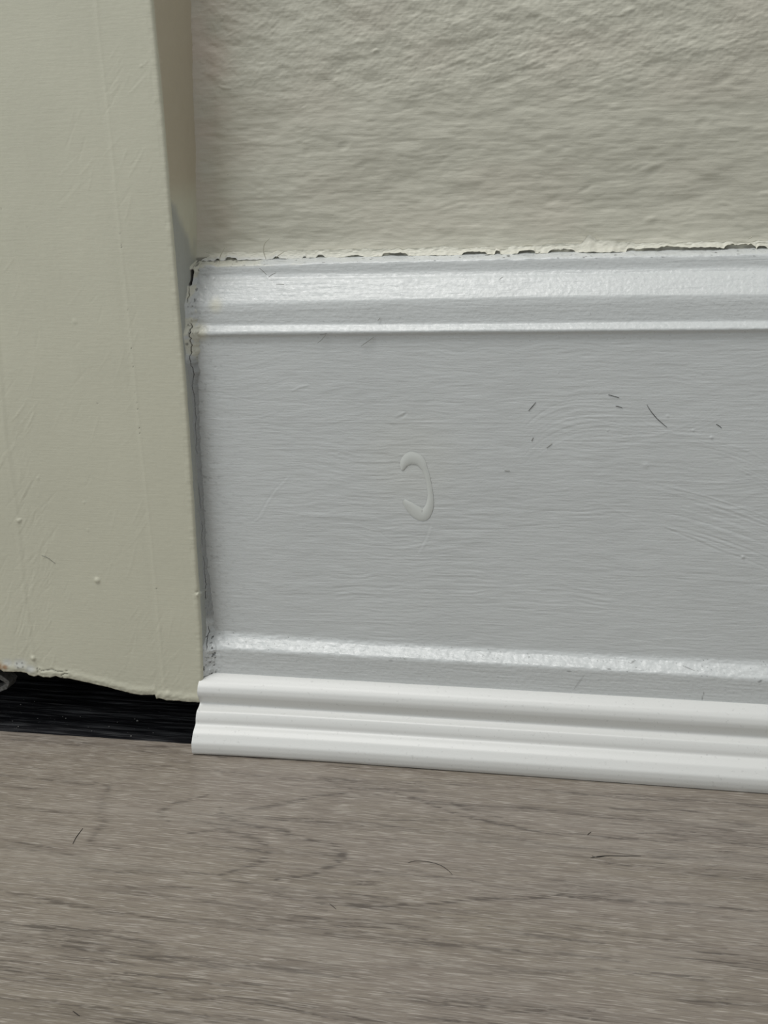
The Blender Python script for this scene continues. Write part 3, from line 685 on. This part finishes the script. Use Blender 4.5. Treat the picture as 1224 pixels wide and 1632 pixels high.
# black board seen through the gap
gx = np.arange(-0.23, xe0+0.03, 0.0004); gy = np.arange(0.0, 0.056, 0.0003)
yb0 = np.polyval(pq, gx)-0.006
Yb = yb0[None, :]+gy[:, None]; Xb = np.repeat(gx[None, :], len(gy), 0); U, V = Xb*1000, Yb*1000
wv = 0.8*noise(U/25, V/6, 140)
hb = 0.42*fbm(U/38, (V+wv)/2.2, 3, 141, .6)+0.05*fbm(U/3, V/.5, 2, 142)
grid_obj('subfloor_board', np.stack([Xb, np.minimum(Yb, .0545), -0.0032+hb/1000], -1), m_black, floor, label='black grained board in the gap under the casing')
# crumbs of grit on it
rng = np.random.RandomState(3); vs, fs = [], []
def crumb(p, r):
    n = len(vs); q = rng.uniform(.6, 1.2, 6)*r
    vs.extend([(p[0]+q[0], p[1], p[2]), (p[0]-q[1], p[1], p[2]), (p[0], p[1]+q[2], p[2]), (p[0], p[1]-q[3], p[2]), (p[0], p[1], p[2]+q[4]), (p[0], p[1], p[2]-q[5]*.6)])
    fs.extend([[n+a, n+b, n+c] for a, b, c in ((0, 2, 4), (2, 1, 4), (1, 3, 4), (3, 0, 4), (2, 0, 5), (1, 2, 5), (3, 1, 5), (0, 3, 5))])
for (a, b, r) in [(219, 1149, .30), (209, 1173, .32), (159, 1154, .2), (174, 1158, .22), (215, 1146, .16), (237, 1161, .18), (187, 1151, .16), (33, 1123, .26), (105, 1145, .24), (100, 1142, .18),
                  (29, 1158, .2), (141, 1159, .16), (244, 1168, .16), (38, 1115, .16), (55, 1118, .16), (60, 1145, .16), (128, 1142, .18), (20, 1149, .15), (146, 1165, .14)]:
    crumb(onZ(a, b, -0.0030), r*1.45/1000)
for i in range(120):
    crumb(onZ(rng.uniform(0, 300) if i > 60 else rng.uniform(0, 110), rng.uniform(1112, 1170), -0.0031), rng.uniform(.05, .11)/1000)
mesh_obj('grit', vs, fs, m_grit, None, shade=False, kind='stuff', label='pale grit scattered on the black board under the casing', category='grit')

# bent dusty clip at the left end of the gap
cp = [(-34, 1070), (-10, 1072), (8, 1075), (19, 1083), (15, 1090), (4, 1095), (-10, 1097), (-34, 1097)]
yc = 0.006
vs, fs = [], []
ctr = [Vector(onY(a, b, yc)) for a, b in cp]
for i, p in enumerate(ctr):
    d = (ctr[min(i+1, len(ctr)-1)]-ctr[max(i-1, 0)]).normalized(); n_ = Vector((0, -1, 0)).cross(d).normalized(); hw = 0.00075
    if i in (2, 3, 4): hw = 0.00095
    for sx, sy in ((-1, -1), (1, -1), (1, 1), (-1, 1)): vs.append(tuple(p+n_*hw*sx+Vector((0, 0.003*sy, 0))))
    if i:
        for k in range(4): k2 = (k+1) % 4; fs.append([(i-1)*4+k, (i-1)*4+k2, i*4+k2, i*4+k])
fs.append([0, 1, 2, 3]); fs.append([(len(ctr)-1)*4+k for k in (3, 2, 1, 0)])
clip = mesh_obj('bent_clip', vs, fs, m_clip, None, shade=False, label='dusty grey bent clip standing in the black gap at the left edge', category='clip')
bv = clip.modifiers.new('bevel', 'BEVEL'); bv.width = 0.0003; bv.segments = 2

# ------------------------------------------------------------------ loose hairs on the floor
def hair(pts, label, r=0.00010, cat='hair', lift=0.0):
    q = [onZ(a, b, 0.0001+lift*math.sin(math.pi*i/(len(pts)-1))) for i, (a, b) in enumerate(pts)]
    tube('loose_hair', q, r, m_hair, None, label=label, category=cat)
hair([(132, 1320), (126, 1328), (121, 1335), (116, 1345)], 'short thick dark hair on the plank below the casing gap', 0.00011)
hair([(941, 1367), (962, 1364), (990, 1364), (1022, 1364)], 'straight dark hair lying level on the plank at the right', 0.00011)
hair([(943, 1364), (952, 1366), (966, 1364)], 'tiny dark hair crossing the left tip of the straight hair', 0.00007)
hair([(650, 1375), (662, 1372), (680, 1373), (700, 1378), (713, 1386), (721, 1394)], 'thin curved brown hair on the plank in the middle', 0.00007)
hair([(116, 1611), (121, 1615), (127, 1619)], 'short dark hair near the bottom left corner of the floor', 0.00009)
hair([(936, 1331), (939, 1328), (942, 1326)], 'tiny dark speck of hair above the straight hair', 0.00009)
hair([(525, 1440), (530, 1444), (536, 1449)], 'tiny slanting dark hair low in the middle left of the plank', 0.00006)
